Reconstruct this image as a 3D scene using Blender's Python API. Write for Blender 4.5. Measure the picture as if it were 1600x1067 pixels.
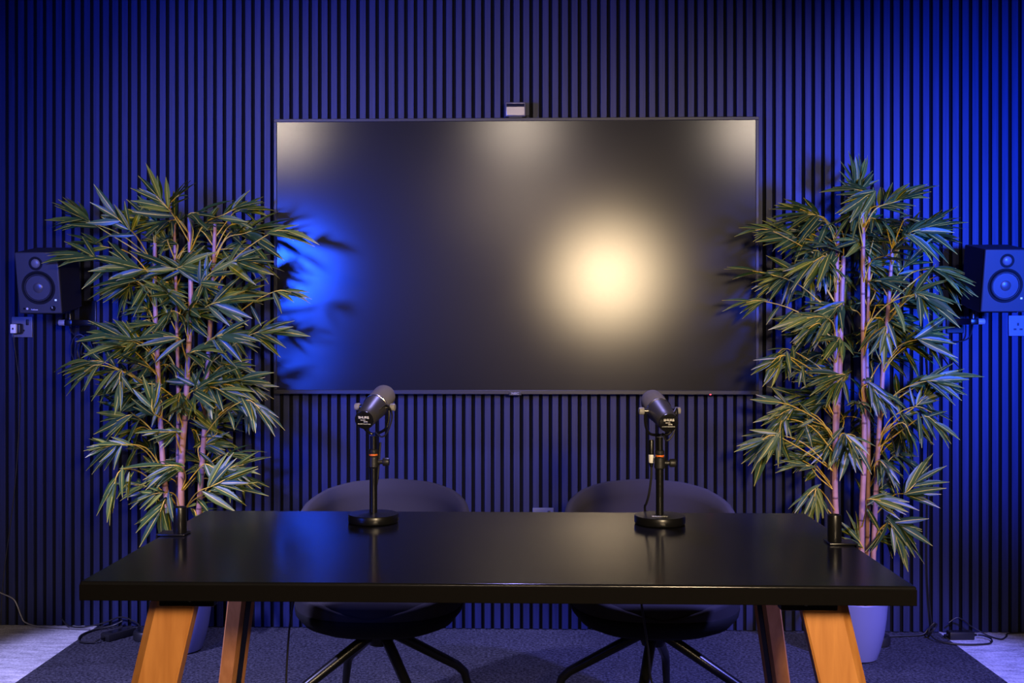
import bpy, bmesh, math, random
from mathutils import Vector, Matrix, Quaternion
from math import pi, sin, cos, radians

for o in list(bpy.data.objects):
    bpy.data.objects.remove(o)
S = bpy.context.scene
C = S.collection
random.seed(11)

# ------------------------------------------------------------------ camera
cam_d = bpy.data.cameras.new('camera')
cam = bpy.data.objects.new('camera', cam_d)
C.objects.link(cam)
cam.location = (0, -4.377, 1.243)
cam.rotation_euler = (pi / 2, 0, 0.0264)
cam_d.sensor_width = 36
cam_d.lens = 1650 / 1600 * 36
cam_d.shift_x = (800 - 778.4) / 1600
cam_d.shift_y = (515 - 533.5) / 1600
cam_d.clip_start = 0.05
S.camera = cam

# ------------------------------------------------------------------ world, exposure, lights
W = bpy.data.worlds.new('world')
S.world = W
W.use_nodes = True
W.node_tree.nodes['Background'].inputs[0].default_value = (0.2, 0.22, 0.5, 1)
W.node_tree.nodes['Background'].inputs[1].default_value = 0.0
S.view_settings.view_transform = 'Standard'
S.view_settings.look = 'None'
S.view_settings.gamma = 1
S.view_settings.use_curve_mapping = False
S.view_settings.exposure = 0.0

def aim(o, target):
    d = Vector(target) - o.location
    o.rotation_euler = d.to_track_quat('-Z', 'Y').to_euler()

def spot(name, loc, target, col, watts, angle, blend, radius):
    l = bpy.data.lights.new(name, 'SPOT')
    l.color = col; l.energy = watts; l.spot_size = radians(angle); l.spot_blend = blend
    l.shadow_soft_size = radius
    o = bpy.data.objects.new(name, l); C.objects.link(o)
    o.location = loc; aim(o, target)
    return o

def area(name, loc, target, col, watts, sx, sy, spread=180, shape='RECTANGLE'):
    l = bpy.data.lights.new(name, 'AREA')
    l.shape = shape; l.size = sx; l.size_y = sy
    l.color = col; l.energy = watts; l.spread = radians(spread)
    o = bpy.data.objects.new(name, l); C.objects.link(o)
    o.location = loc; aim(o, target)
    return o

BLUE = (0.012, 0.075, 1.0)
WARM = (1.0, 0.74, 0.44)
# blue stage lamps on stands at both sides of the set
spot('blue_lamp_left', (-1.63, -2.85, 1.66), (-0.85, 0.0, 1.74), BLUE, 560, 78, 1.0, 0.14)
spot('blue_lamp_left_lower', (-1.60, -2.85, 1.08), (-0.70, 0.0, 1.25), BLUE, 85, 84, 1.0, 0.14)
spot('blue_lamp_right', (1.95, -2.50, 1.50), (1.88, 0.0, 1.55), BLUE, 1350, 58, 1.0, 0.14)
# warm key lamp beside the camera
spot('warm_key_lamp', (0.69, -4.75, 1.70), (-0.05, -1.4, 0.80), WARM, 385, 62, 0.7, 0.15)
# ceiling track spots in a row over the table front, one more behind the camera
TRACK = (1.0, 0.82, 0.64)
spot('track_spot_left', (-1.72, -2.95, 2.68), (-1.05, 0.0, 1.55), TRACK, 85, 46, 0.9, 0.12)
spot('track_spot_centre', (-0.05, -3.10, 2.70), (-0.05, 0.0, 1.80), TRACK, 58, 46, 0.9, 0.12)
spot('track_spot_right', (1.60, -3.05, 2.68), (0.95, 0.0, 1.55), TRACK, 88, 42, 0.9, 0.12)
spot('track_spot_rear', (-0.07, -6.1, 2.66), (-0.05, -2.0, 0.7), (1.0, 0.76, 0.48), 45, 50, 0.8, 0.12)
# violet ceiling spots over the side aisles, turned onto the carpet
spot('aisle_spot_left', (-2.3, -2.6, 2.70), (-1.27, -1.12, 0.2), (0.45, 0.42, 1.0), 820, 40, 0.3, 0.06)
spot('aisle_spot_right', (2.2, -2.6, 2.70), (1.20, -1.12, 0.2), (0.20, 0.20, 1.0), 1000, 41, 0.35, 0.06)
spot('chair_floor_fill', (-0.05, -0.72, 2.72), (-0.05, -0.72, 0), (0.40, 0.36, 1.0), 190, 100, 0.8, 0.06)  # added violet fill for the floor and wall behind the table

# added warm fill behind the camera, brightens the rear wall mirrored in the screen
area('rear_room_fill', (0, -6.4, 2.70), (0, -6.4, 0), (1.0, 0.78, 0.62), 45, 1.2, 0.6)

# ------------------------------------------------------------------ helpers
def sharp(bm, ang=0.6):
    for f in bm.faces:
        f.smooth = True
    for e in bm.edges:
        if len(e.link_faces) == 2:
            a = e.calc_face_angle(0)
            p, q = sorted(f.calc_area() for f in e.link_faces)
            if a > ang or (a > 0.12 and q > 2e-3 and q > 12 * p):
                e.smooth = False

def box(bm, x0, x1, y0, y1, z0, z1, bev=0.0, seg=2, M=None):
    vs = [bm.verts.new((x, y, z)) for x in (x0, x1) for y in (y0, y1) for z in (z0, z1)]
    fs = [bm.faces.new([vs[i] for i in q]) for q in ((0, 1, 3, 2), (4, 6, 7, 5), (0, 4, 5, 1), (2, 3, 7, 6), (0, 2, 6, 4), (1, 5, 7, 3))]
    if bev > 0:
        es = list({e for f in fs for e in f.edges})
        r = bmesh.ops.bevel(bm, geom=es, offset=bev, segments=seg, profile=0.5, affect='EDGES')
        vs = list({v for f in r['faces'] for v in f.verts} | {v for v in vs if v.is_valid})
    if M is not None:
        bmesh.ops.transform(bm, matrix=M, verts=[v for v in vs if v.is_valid])
    return vs

def frame_axes(d):
    d = Vector(d).normalized()
    a = Vector((0, 0, 1)) if abs(d.z) < 0.9 else Vector((1, 0, 0))
    u = d.cross(a).normalized()
    return d, u, u.cross(d).normalized()

def lathe(bm, prof, n=24, base=(0, 0, 0), axis=(0, 0, 1), cap0=True, cap1=True):
    """prof: (radius, distance along axis)"""
    d, u, w = frame_axes(axis)
    base = Vector(base)
    rings = []
    for r, h in prof:
        if r <= 1e-6:
            rings.append([bm.verts.new(base + d * h)])
        else:
            rings.append([bm.verts.new(base + d * h + (u * cos(2 * pi * k / n) + w * sin(2 * pi * k / n)) * r) for k in range(n)])
    for a, b in zip(rings, rings[1:]):
        for k in range(n):
            k2 = (k + 1) % n
            if len(a) == 1 and len(b) == 1:
                continue
            if len(a) == 1:
                bm.faces.new((a[0], b[k], b[k2]))
            elif len(b) == 1:
                bm.faces.new((a[k], a[k2], b[0]))
            else:
                bm.faces.new((a[k], a[k2], b[k2], b[k]))
    if cap0 and len(rings[0]) > 1:
        bm.faces.new(rings[0][::-1])
    if cap1 and len(rings[-1]) > 1:
        bm.faces.new(rings[-1])

def cyl(bm, p0, p1, r0, r1=None, n=20, bev=0.0):
    p0 = Vector(p0); p1 = Vector(p1)
    r1 = r0 if r1 is None else r1
    L = (p1 - p0).length
    if bev > 0:
        prof = [(r0 - bev, 0), (r0 - bev * .3, bev * .3), (r0, bev), (r1, L - bev), (r1 - bev * .3, L - bev * .3), (r1 - bev, L)]
    else:
        prof = [(r0, 0), (r1, L)]
    lathe(bm, prof, n, p0, p1 - p0)

def spline(pts, per=8):
    pts = [Vector(p) for p in pts]
    if len(pts) < 3:
        return pts
    out = []
    P = [pts[0] * 2 - pts[1]] + pts + [pts[-1] * 2 - pts[-2]]
    for i in range(1, len(P) - 2):
        a, b, c, d = P[i - 1:i + 3]
        for k in range(per):
            t = k / per
            out.append(0.5 * ((2 * b) + (c - a) * t + (2 * a - 5 * b + 4 * c - d) * t * t + (3 * b - a - 3 * c + d) * t ** 3))
    out.append(pts[-1])
    return out

def tube(bm, pts, r, n=8, r_end=None):
    pts = [Vector(p) for p in pts]
    m = len(pts)
    d, u, w = frame_axes(pts[1] - pts[0])
    rings = []
    for i, p in enumerate(pts):
        t = (pts[min(i + 1, m - 1)] - pts[max(i - 1, 0)]).normalized()
        u = (u - t * u.dot(t)).normalized()
        w = u.cross(t)
        rr = r[i] if isinstance(r, (list, tuple)) else (r if r_end is None else r + (r_end - r) * i / (m - 1))
        rings.append([bm.verts.new(p + (u * cos(2 * pi * k / n) + w * sin(2 * pi * k / n)) * rr) for k in range(n)])
    for a, b in zip(rings, rings[1:]):
        for k in range(n):
            bm.faces.new((a[k], b[k], b[(k + 1) % n], a[(k + 1) % n]))
    bm.faces.new(rings[0]); bm.faces.new(rings[-1][::-1])

def loft(bm, rings, cap=True):
    """rings: lists of equally many points"""
    R = [[bm.verts.new(p) for p in ring] for ring in rings]
    n = len(R[0])
    for a, b in zip(R, R[1:]):
        for k in range(n):
            bm.faces.new((a[k], a[(k + 1) % n], b[(k + 1) % n], b[k]))
    if cap:
        bm.faces.new(R[0][::-1]); bm.faces.new(R[-1])

def root_loc(p):
    v = Vector((0, 0, 0))
    while p is not None:
        v += p.location
        p = p.parent
    return v

def P(name, bm, mat, parent=None, local=False, ang=0.6, label=None, kind=None):
    """link a bmesh as one mesh object; geometry given in world space unless local"""
    bmesh.ops.recalc_face_normals(bm, faces=bm.faces[:])
    sharp(bm, ang)
    me = bpy.data.meshes.new(name)
    bm.to_mesh(me); bm.free()
    me.materials.append(mat)
    o = bpy.data.objects.new(name, me)
    C.objects.link(o)
    if parent is not None:
        if not local:
            me.transform(Matrix.Translation(-root_loc(parent)))
        o.parent = parent
    if label: o['label'] = label
    if kind: o['kind'] = kind
    return o

def tag(o, label, cat, group=None):
    o['label'] = label; o['category'] = cat
    if group: o['group'] = group
    return o

def thing(name, label, cat, loc, group=None, rot=(0, 0, 0)):
    o = bpy.data.objects.new(name, None)
    o.empty_display_size = 0.1
    C.objects.link(o)
    o.location = loc; o.rotation_euler = rot
    return tag(o, label, cat, group)

def struct(name, bm, mat):
    o = P(name, bm, mat)
    o['kind'] = 'structure'
    return o

def centre(o):
    """move a single-mesh thing's origin to its base centre"""
    me = o.data
    xs = [v.co for v in me.vertices]
    c = Vector(((min(v.x for v in xs) + max(v.x for v in xs)) / 2, (min(v.y for v in xs) + max(v.y for v in xs)) / 2, min(v.z for v in xs)))
    me.transform(Matrix.Translation(-c)); o.location = c
    return o

def text(name, s, mat, parent, M, size, thick=0.0, bold=0.0, sx=1.0):
    cu = bpy.data.curves.new(name, 'FONT')
    cu.body = s; cu.size = size; cu.align_x = 'CENTER'; cu.align_y = 'CENTER'
    cu.extrude = thick; cu.offset = bold; cu.resolution_u = 3
    t = bpy.data.objects.new(name, cu)
    C.objects.link(t)
    dg = bpy.context.evaluated_depsgraph_get()
    me = bpy.data.meshes.new_from_object(t.evaluated_get(dg))
    bpy.data.objects.remove(t)
    me.transform(M @ Matrix.Diagonal((sx, 1, 1, 1)))
    me.materials.clear(); me.materials.append(mat)
    o = bpy.data.objects.new(name, me)
    C.objects.link(o); o.parent = parent
    return o

# ------------------------------------------------------------------ materials
def new_mat(name):
    m = bpy.data.materials.new(name)
    m.use_nodes = True
    return m, m.node_tree.nodes, m.node_tree.links, m.node_tree.nodes['Principled BSDF']

def plain(name, col, rough=0.5, metal=0.0, spec=0.5, bump=0.0, scale=200, var=0.0, emit=None, es=0.0, coat=0.0):
    m, N, K, b = new_mat(name)
    b.inputs['Base Color'].default_value = (*col, 1)
    b.inputs['Roughness'].default_value = rough
    b.inputs['Metallic'].default_value = metal
    b.inputs['Specular IOR Level'].default_value = spec
    b.inputs['Coat Weight'].default_value = coat
    if emit:
        b.inputs['Emission Color'].default_value = (*emit, 1)
        b.inputs['Emission Strength'].default_value = es
    tc = N.new('ShaderNodeTexCoord')
    nz = N.new('ShaderNodeTexNoise'); nz.inputs['Scale'].default_value = scale; nz.inputs['Detail'].default_value = 4
    K.new(tc.outputs['Object'], nz.inputs['Vector'])
    if var > 0:
        mx = N.new('ShaderNodeMix'); mx.data_type = 'RGBA'
        mx.inputs[6].default_value = (*[c * (1 - var) for c in col], 1)
        mx.inputs[7].default_value = (*[min(1, c * (1 + var)) for c in col], 1)
        K.new(nz.outputs['Fac'], mx.inputs[0]); K.new(mx.outputs[2], b.inputs['Base Color'])
    if bump > 0:
        bp = N.new('ShaderNodeBump'); bp.inputs['Strength'].default_value = bump; bp.inputs['Distance'].default_value = 0.002
        K.new(nz.outputs['Fac'], bp.inputs['Height']); K.new(bp.outputs[0], b.inputs['Normal'])
    return m

def wood(name, c0, c1, stretch, rough, scale=30, spec=0.5, bump=0.15):
    m, N, K, b = new_mat(name)
    tc = N.new('ShaderNodeTexCoord'); mp = N.new('ShaderNodeMapping')
    mp.inputs['Scale'].default_value = stretch
    oi = N.new('ShaderNodeObjectInfo')
    ad = N.new('ShaderNodeVectorMath'); ad.operation = 'ADD'
    K.new(tc.outputs['Object'], mp.inputs['Vector'])
    ml = N.new('ShaderNodeMath'); ml.operation = 'MULTIPLY'; ml.inputs[1].default_value = 40
    K.new(oi.outputs['Random'], ml.inputs[0])
    K.new(mp.outputs[0], ad.inputs[0]); K.new(ml.outputs[0], ad.inputs[1])
    nz = N.new('ShaderNodeTexNoise'); nz.inputs['Scale'].default_value = scale; nz.inputs['Detail'].default_value = 5
    nz.inputs['Distortion'].default_value = 0.4
    K.new(ad.outputs[0], nz.inputs['Vector'])
    cr = N.new('ShaderNodeValToRGB')
    cr.color_ramp.elements[0].position = 0.3; cr.color_ramp.elements[0].color = (*c0, 1)
    cr.color_ramp.elements[1].position = 0.7; cr.color_ramp.elements[1].color = (*c1, 1)
    K.new(nz.outputs['Fac'], cr.inputs[0]); K.new(cr.outputs[0], b.inputs['Base Color'])
    bp = N.new('ShaderNodeBump'); bp.inputs['Strength'].default_value = bump; bp.inputs['Distance'].default_value = 0.001
    K.new(nz.outputs['Fac'], bp.inputs['Height']); K.new(bp.outputs[0], b.inputs['Normal'])
    b.inputs['Roughness'].default_value = rough
    b.inputs['Specular IOR Level'].default_value = spec
    return m

def carpet(name, c0, c1, fine, streak, amount, lo=0.36, hi=0.62):
    m, N, K, b = new_mat(name)
    tc = N.new('ShaderNodeTexCoord')
    n1 = N.new('ShaderNodeTexNoise'); n1.inputs['Scale'].default_value = fine; n1.inputs['Detail'].default_value = 6; n1.inputs['Roughness'].default_value = 0.75
    K.new(tc.outputs['Object'], n1.inputs['Vector'])
    mp = N.new('ShaderNodeMapping'); mp.inputs['Scale'].default_value = streak
    n2 = N.new('ShaderNodeTexNoise'); n2.inputs['Scale'].default_value = 14; n2.inputs['Detail'].default_value = 6; n2.inputs['Roughness'].default_value = 0.7
    K.new(tc.outputs['Object'], mp.inputs['Vector']); K.new(mp.outputs[0], n2.inputs['Vector'])
    mx = N.new('ShaderNodeMix'); mx.inputs[0].default_value = amount
    K.new(n1.outputs['Fac'], mx.inputs[2]); K.new(n2.outputs['Fac'], mx.inputs[3])
    cr = N.new('ShaderNodeValToRGB')
    cr.color_ramp.elements[0].position = lo; cr.color_ramp.elements[0].color = (*c0, 1)
    cr.color_ramp.elements[1].position = hi; cr.color_ramp.elements[1].color = (*c1, 1)
    K.new(mx.outputs[0], cr.inputs[0]); K.new(cr.outputs[0], b.inputs['Base Color'])
    bp = N.new('ShaderNodeBump'); bp.inputs['Strength'].default_value = 0.6; bp.inputs['Distance'].default_value = 0.004
    K.new(n1.outputs['Fac'], bp.inputs['Height']); K.new(bp.outputs[0], b.inputs['Normal'])
    b.inputs['Roughness'].default_value = 0.95
    b.inputs['Specular IOR Level'].default_value = 0.1
    return m

M_SLAT = wood('black_stained_slat', (0.0105, 0.0145, 0.053), (0.0185, 0.0245, 0.088), (1, 1, 0.03), 0.5, 90, 0.35)
M_FELT = plain('black_felt', (0.006, 0.006, 0.007), 0.95, spec=0.1, bump=0.3, scale=400)
M_DARKCARPET = carpet('dark_carpet', (0.012, 0.012, 0.017), (0.085, 0.085, 0.105), 95, (1, 1, 1), 0.12, 0.42, 0.60)
M_LIGHTCARPET = carpet('light_carpet', (0.22, 0.22, 0.24), (0.75, 0.75, 0.78), 110, (0.7, 2.6, 1), 0.5, 0.38, 0.60)
M_CEIL = plain('ceiling_paint', (0.04, 0.04, 0.045), 0.9, var=0.05, scale=5)
M_SIDEWALL = plain('dark_wall_paint', (0.02, 0.02, 0.025), 0.85, var=0.05, scale=5)
M_REARWALL = plain('rear_wall_paint', (0.5, 0.46, 0.42), 0.85, var=0.05, scale=5)
M_BLACKTOP = plain('black_laminate', (0.007, 0.007, 0.008), 0.17, spec=0.30, var=0.3, scale=8)
M_EDGE = plain('black_edge_band', (0.0035, 0.003, 0.003), 0.85, spec=0.05, var=0.2)
M_BLACKMETAL = plain('black_powder_coat', (0.005, 0.005, 0.0055), 0.3, spec=0.4, bump=0.03, scale=600)
M_BLACKGLOSS = plain('black_gloss', (0.008, 0.008, 0.009), 0.2, spec=0.5, var=0.1)
M_BLACKPLASTIC = plain('black_plastic', (0.012, 0.012, 0.013), 0.45, bump=0.05, scale=500)
M_BEZEL = plain('tv_bezel', (0.03, 0.03, 0.033), 0.4, metal=0.6, var=0.1)
def screen_material():
    """anti-glare panel: dark body under a hazy Beckmann surface reflection"""
    m, N, K, b = new_mat('tv_screen_matte')
    b.inputs['Base Color'].default_value = (0.006, 0.006, 0.007, 1)
    b.inputs['Roughness'].default_value = 1.0
    b.inputs['Specular IOR Level'].default_value = 0.0
    g = N.new('ShaderNodeBsdfAnisotropic'); g.distribution = 'BECKMANN'
    g.inputs['Roughness'].default_value = 0.25
    fr = N.new('ShaderNodeFresnel'); fr.inputs['IOR'].default_value = 1.53
    nz = N.new('ShaderNodeTexNoise'); nz.inputs['Scale'].default_value = 6; nz.inputs['Detail'].default_value = 5
    tc = N.new('ShaderNodeTexCoord'); K.new(tc.outputs['Object'], nz.inputs['Vector'])
    mr = N.new('ShaderNodeMapRange'); mr.inputs[3].default_value = 0.200; mr.inputs[4].default_value = 0.212
    K.new(nz.outputs['Fac'], mr.inputs[0]); K.new(mr.outputs[0], g.inputs['Roughness'])
    g2 = N.new('ShaderNodeBsdfAnisotropic'); g2.distribution = 'GGX'; g2.inputs['Roughness'].default_value = 0.32
    hz = N.new('ShaderNodeMixShader'); hz.inputs[0].default_value = 0.32
    K.new(g.outputs[0], hz.inputs[1]); K.new(g2.outputs[0], hz.inputs[2])
    mx = N.new('ShaderNodeMixShader')
    K.new(fr.outputs[0], mx.inputs[0]); K.new(b.outputs[0], mx.inputs[1]); K.new(hz.outputs[0], mx.inputs[2])
    K.new(mx.outputs[0], N['Material Output'].inputs[0])
    return m
M_SCREEN = screen_material()
M_OAK = wood('oak', (0.44, 0.165, 0.04), (0.58, 0.24, 0.065), (1, 1, 0.05), 0.45, 60, 0.4)
M_FABRIC = plain('grey_fabric', (0.034, 0.031, 0.033), 0.9, spec=0.2, bump=0.4, scale=900, var=0.15)
M_FABRICDARK = plain('black_shell', (0.006, 0.006, 0.006), 0.85, spec=0.2, bump=0.3, scale=900, var=0.1)
M_MIC = plain('mic_grey', (0.06, 0.058, 0.056), 0.42, metal=0.3, bump=0.02, scale=800)
M_FOAM = plain('mic_foam', (0.17, 0.16, 0.16), 0.95, spec=0.1, bump=0.6, scale=1200)
M_STEEL = plain('steel', (0.6, 0.58, 0.55), 0.25, metal=1.0, var=0.05)
M_KNOB = plain('grey_knob', (0.28, 0.27, 0.27), 0.5, var=0.1)
M_WHITE = plain('white_print', (0.8, 0.8, 0.8), 0.5, var=0.02)
M_WHITEPL = plain('white_plastic', (0.85, 0.85, 0.85), 0.35, var=0.02)
M_SOCKET = plain('brushed_socket_plate', (0.16, 0.17, 0.22), 0.5, metal=0.3, var=0.04)
M_ORANGE = plain('orange_ring', (0.75, 0.16, 0.02), 0.4, var=0.1)
M_POT = plain('pale_pot', (0.17, 0.18, 0.37), 0.4, var=0.03, scale=4)
M_SOIL = plain('brown_pebbles', (0.11, 0.06, 0.035), 0.9, bump=1.0, scale=90, var=0.5)
M_SPK = plain('speaker_vinyl', (0.012, 0.012, 0.013), 0.5, bump=0.08, scale=400)
M_BAFFLE = plain('speaker_baffle', (0.028, 0.028, 0.032), 0.6, var=0.05)
M_CONE = plain('woofer_cone', (0.09, 0.09, 0.1), 0.38, metal=0.5, var=0.1, scale=40)
M_RUBBER = plain('rubber', (0.004, 0.004, 0.0045), 0.7, spec=0.2, var=0.1)
M_DOME = plain('silk_dome', (0.12, 0.12, 0.125), 0.35, var=0.1)
M_SILVER = plain('webcam_silver', (0.21, 0.19, 0.165), 0.35, metal=0.5, var=0.03)
M_DARKGLASS = plain('dark_glass', (0.004, 0.004, 0.010), 0.6, spec=0.12, var=0.1)
M_LEDRED = plain('red_led', (0.6, 0.02, 0.03), 0.4, emit=(1, 0.06, 0.08), es=4)
M_LEDWHITE = plain('pale_led', (0.5, 0.6, 0.8), 0.4, emit=(0.5, 0.7, 1), es=0.5)
M_LOGO = plain('grey_logo', (0.25, 0.25, 0.26), 0.4, var=0.05)
M_CABLE = plain('black_cable', (0.012, 0.012, 0.013), 0.5, var=0.1)
M_GREYCABLE = plain('grey_cable', (0.16, 0.16, 0.17), 0.5, var=0.1)
M_TWIG = plain('yellow_twig', (0.82, 0.50, 0.03), 0.55, var=0.25, scale=40)
M_CULM = plain('bamboo_culm', (0.46, 0.23, 0.15), 0.5, var=0.3, scale=35)
M_NODE = plain('bamboo_node', (0.20, 0.09, 0.06), 0.6, var=0.3, scale=35)

def leaf_material():
    m, N, K, b = new_mat('bamboo_leaf')
    uv = N.new('ShaderNodeUVMap'); uv.uv_map = 'UVMap'
    sp = N.new('ShaderNodeSeparateXYZ'); K.new(uv.outputs[0], sp.inputs[0])
    s1 = N.new('ShaderNodeMath'); s1.operation = 'SUBTRACT'; s1.inputs[1].default_value = 0.5
    K.new(sp.outputs[0], s1.inputs[0])
    ab = N.new('ShaderNodeMath'); ab.operation = 'ABSOLUTE'; K.new(s1.outputs[0], ab.inputs[0])
    lt = N.new('ShaderNodeMapRange'); lt.inputs[1].default_value = 0.028; lt.inputs[2].default_value = 0.062
    lt.inputs[3].default_value = 1; lt.inputs[4].default_value = 0
    K.new(ab.outputs[0], lt.inputs[0])
    at = N.new('ShaderNodeAttribute'); at.attribute_name = 'tint'
    cr = N.new('ShaderNodeValToRGB')
    e = cr.color_ramp.elements
    e[0].position = 0; e[0].color = (0.020, 0.052, 0.012, 1)
    e[1].position = 1; e[1].color = (0.19, 0.22, 0.018, 1)
    x = e.new(0.55); x.color = (0.058, 0.108, 0.015, 1)
    K.new(at.outputs['Fac'], cr.inputs[0])
    # fine parallel veins
    wv = N.new('ShaderNodeTexWave'); wv.inputs['Scale'].default_value = 3.0; wv.inputs['Distortion'].default_value = 0.5
    K.new(uv.outputs[0], wv.inputs['Vector'])
    mv = N.new('ShaderNodeMix'); mv.data_type = 'RGBA'; mv.blend_type = 'MULTIPLY'; mv.inputs[0].default_value = 0.35
    K.new(cr.outputs[0], mv.inputs[6]); K.new(wv.outputs['Color'], mv.inputs[7])
    mx = N.new('ShaderNodeMix'); mx.data_type = 'RGBA'
    mx.inputs[7].default_value = (0.62, 0.47, 0.05, 1)
    K.new(lt.outputs[0], mx.inputs[0]); K.new(mv.outputs[2], mx.inputs[6])
    K.new(mx.outputs[2], b.inputs['Base Color'])
    b.inputs['Roughness'].default_value = 0.42
    b.inputs['Specular IOR Level'].default_value = 0.42
    return m
M_LEAF = leaf_material()

# bamboo sprigs: hub x, y, z and the vector to the leaf tips; culm paths
SPRIGS_LEFT = [
    (-1.328,-0.497,1.694,-0.113,-0.043,0.136),(-1.342,-0.435,1.713,0.085,-0.039,0.079),(-1.472,-0.539,1.626,-0.098,-0.022,0.108),(-1.715,-0.269,1.663,-0.168,0.006,0.041),
    (-1.699,-0.308,1.664,-0.111,-0.034,0.098),(-1.422,-0.380,1.659,-0.161,-0.031,0.034),(-1.241,-0.522,1.667,0.143,-0.043,0.018),(-1.118,-0.496,1.669,0.115,0.015,0.073),
    (-1.131,-0.275,1.706,0.112,0.006,0.030),(-1.103,-0.287,1.617,0.159,-0.036,0.058),(-0.956,-0.426,1.609,0.159,-0.006,0.025),(-1.647,-0.313,1.567,-0.125,0.010,0.051),
    (-1.413,-0.247,1.584,-0.078,-0.044,0.084),(-1.345,-0.354,1.477,-0.198,-0.003,0.062),(-1.468,-0.390,1.475,-0.157,-0.038,0.051),(-1.642,-0.387,1.519,-0.153,-0.044,0.026),
    (-1.551,-0.234,1.433,-0.209,0.011,-0.071),(-1.498,-0.374,1.432,-0.173,-0.029,-0.018),(-1.559,-0.245,1.433,-0.034,-0.010,-0.101),(-1.456,-0.248,1.407,0.137,0.009,0.013),
    (-1.406,-0.391,1.397,0.117,-0.021,-0.045),(-1.344,-0.356,1.476,0.167,-0.020,0.072),(-1.181,-0.524,1.431,0.091,-0.029,0.069),(-1.129,-0.281,1.380,0.112,-0.047,0.048),
    (-0.929,-0.487,1.385,0.144,-0.006,-0.000),(-1.171,-0.476,1.338,0.183,-0.013,0.047),(-1.121,-0.401,1.498,0.165,-0.026,0.034),(-1.331,-0.202,1.294,-0.090,-0.036,0.038),
    (-1.259,-0.429,1.291,0.120,-0.036,0.011),(-1.497,-0.343,1.218,-0.199,-0.031,0.086),(-1.498,-0.440,1.207,-0.159,0.002,0.043),(-1.295,-0.465,1.212,-0.165,-0.011,0.031),
    (-1.447,-0.239,1.167,-0.238,-0.043,-0.024),(-1.124,-0.556,1.220,0.150,-0.034,0.023),(-1.049,-0.302,1.231,0.164,-0.007,0.030),(-1.237,-0.497,1.160,0.174,-0.027,0.036),
    (-1.580,-0.478,1.124,-0.161,-0.018,0.008),(-1.578,-0.512,1.113,-0.179,-0.001,-0.066),(-1.594,-0.253,1.087,-0.109,0.017,-0.021),(-1.573,-0.308,1.081,-0.133,0.017,-0.113),
    (-1.479,-0.552,1.091,-0.000,-0.030,-0.092),(-1.567,-0.224,0.913,-0.097,0.004,0.089),(-1.493,-0.422,0.921,-0.190,0.016,-0.067),(-1.260,-0.348,1.021,-0.089,0.007,0.061),
    (-1.220,-0.474,1.028,0.107,-0.037,0.108),(-1.130,-0.411,1.044,0.180,-0.040,0.043),(-1.135,-0.435,1.038,0.214,0.017,-0.049),(-1.177,-0.457,1.028,0.134,-0.049,-0.033),
    (-1.024,-0.536,0.985,0.139,-0.038,-0.067),(-1.088,-0.293,0.969,0.019,-0.025,-0.097),(-1.303,-0.477,0.862,-0.105,-0.043,0.011),(-1.606,-0.224,0.798,-0.171,-0.020,-0.074),
    (-1.517,-0.485,0.814,-0.089,-0.046,-0.007),(-1.489,-0.538,0.726,-0.051,-0.038,-0.146),(-1.341,-0.326,0.711,-0.185,-0.040,-0.057),(-1.259,-0.574,0.748,-0.182,-0.016,0.015),
    (-1.359,-0.491,0.637,-0.079,0.020,-0.015),(-1.322,-0.541,0.621,-0.062,-0.013,-0.162),(-1.202,-0.291,0.844,-0.044,-0.021,0.052),(-1.273,-0.208,0.708,-0.077,-0.017,0.027),
    (-1.186,-0.492,0.745,0.073,-0.021,-0.032),(-1.144,-0.568,0.673,0.192,-0.021,0.108),(-1.156,-0.487,0.649,0.152,0.012,0.023),(-1.310,-0.266,0.540,0.080,-0.015,-0.015),
    (-1.354,-0.571,0.940,-0.000,-0.032,0.106),(-1.382,-0.491,1.041,-0.082,-0.035,0.002),
]
CULMS_LEFT = [
    [(-1.442,-0.310,1.579),(-1.442,-0.310,1.392),(-1.432,-0.310,1.131),(-1.412,-0.310,0.746),(-1.392,-0.310,0.534),(-1.372,-0.310,0.186)],
    [(-1.297,-0.340,1.675),(-1.292,-0.340,1.354),(-1.302,-0.340,1.132),(-1.312,-0.340,0.935),(-1.327,-0.340,0.737),(-1.329,-0.340,0.552),(-1.329,-0.340,0.194)],
    [(-1.215,-0.280,1.656),(-1.223,-0.280,1.456),(-1.243,-0.280,1.130),(-1.256,-0.280,0.880),(-1.276,-0.280,0.580),(-1.306,-0.280,0.179)],
    [(-1.383,-0.260,1.658),(-1.376,-0.260,1.407),(-1.368,-0.260,1.029),(-1.368,-0.260,0.627),(-1.363,-0.260,0.174)],
]
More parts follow.
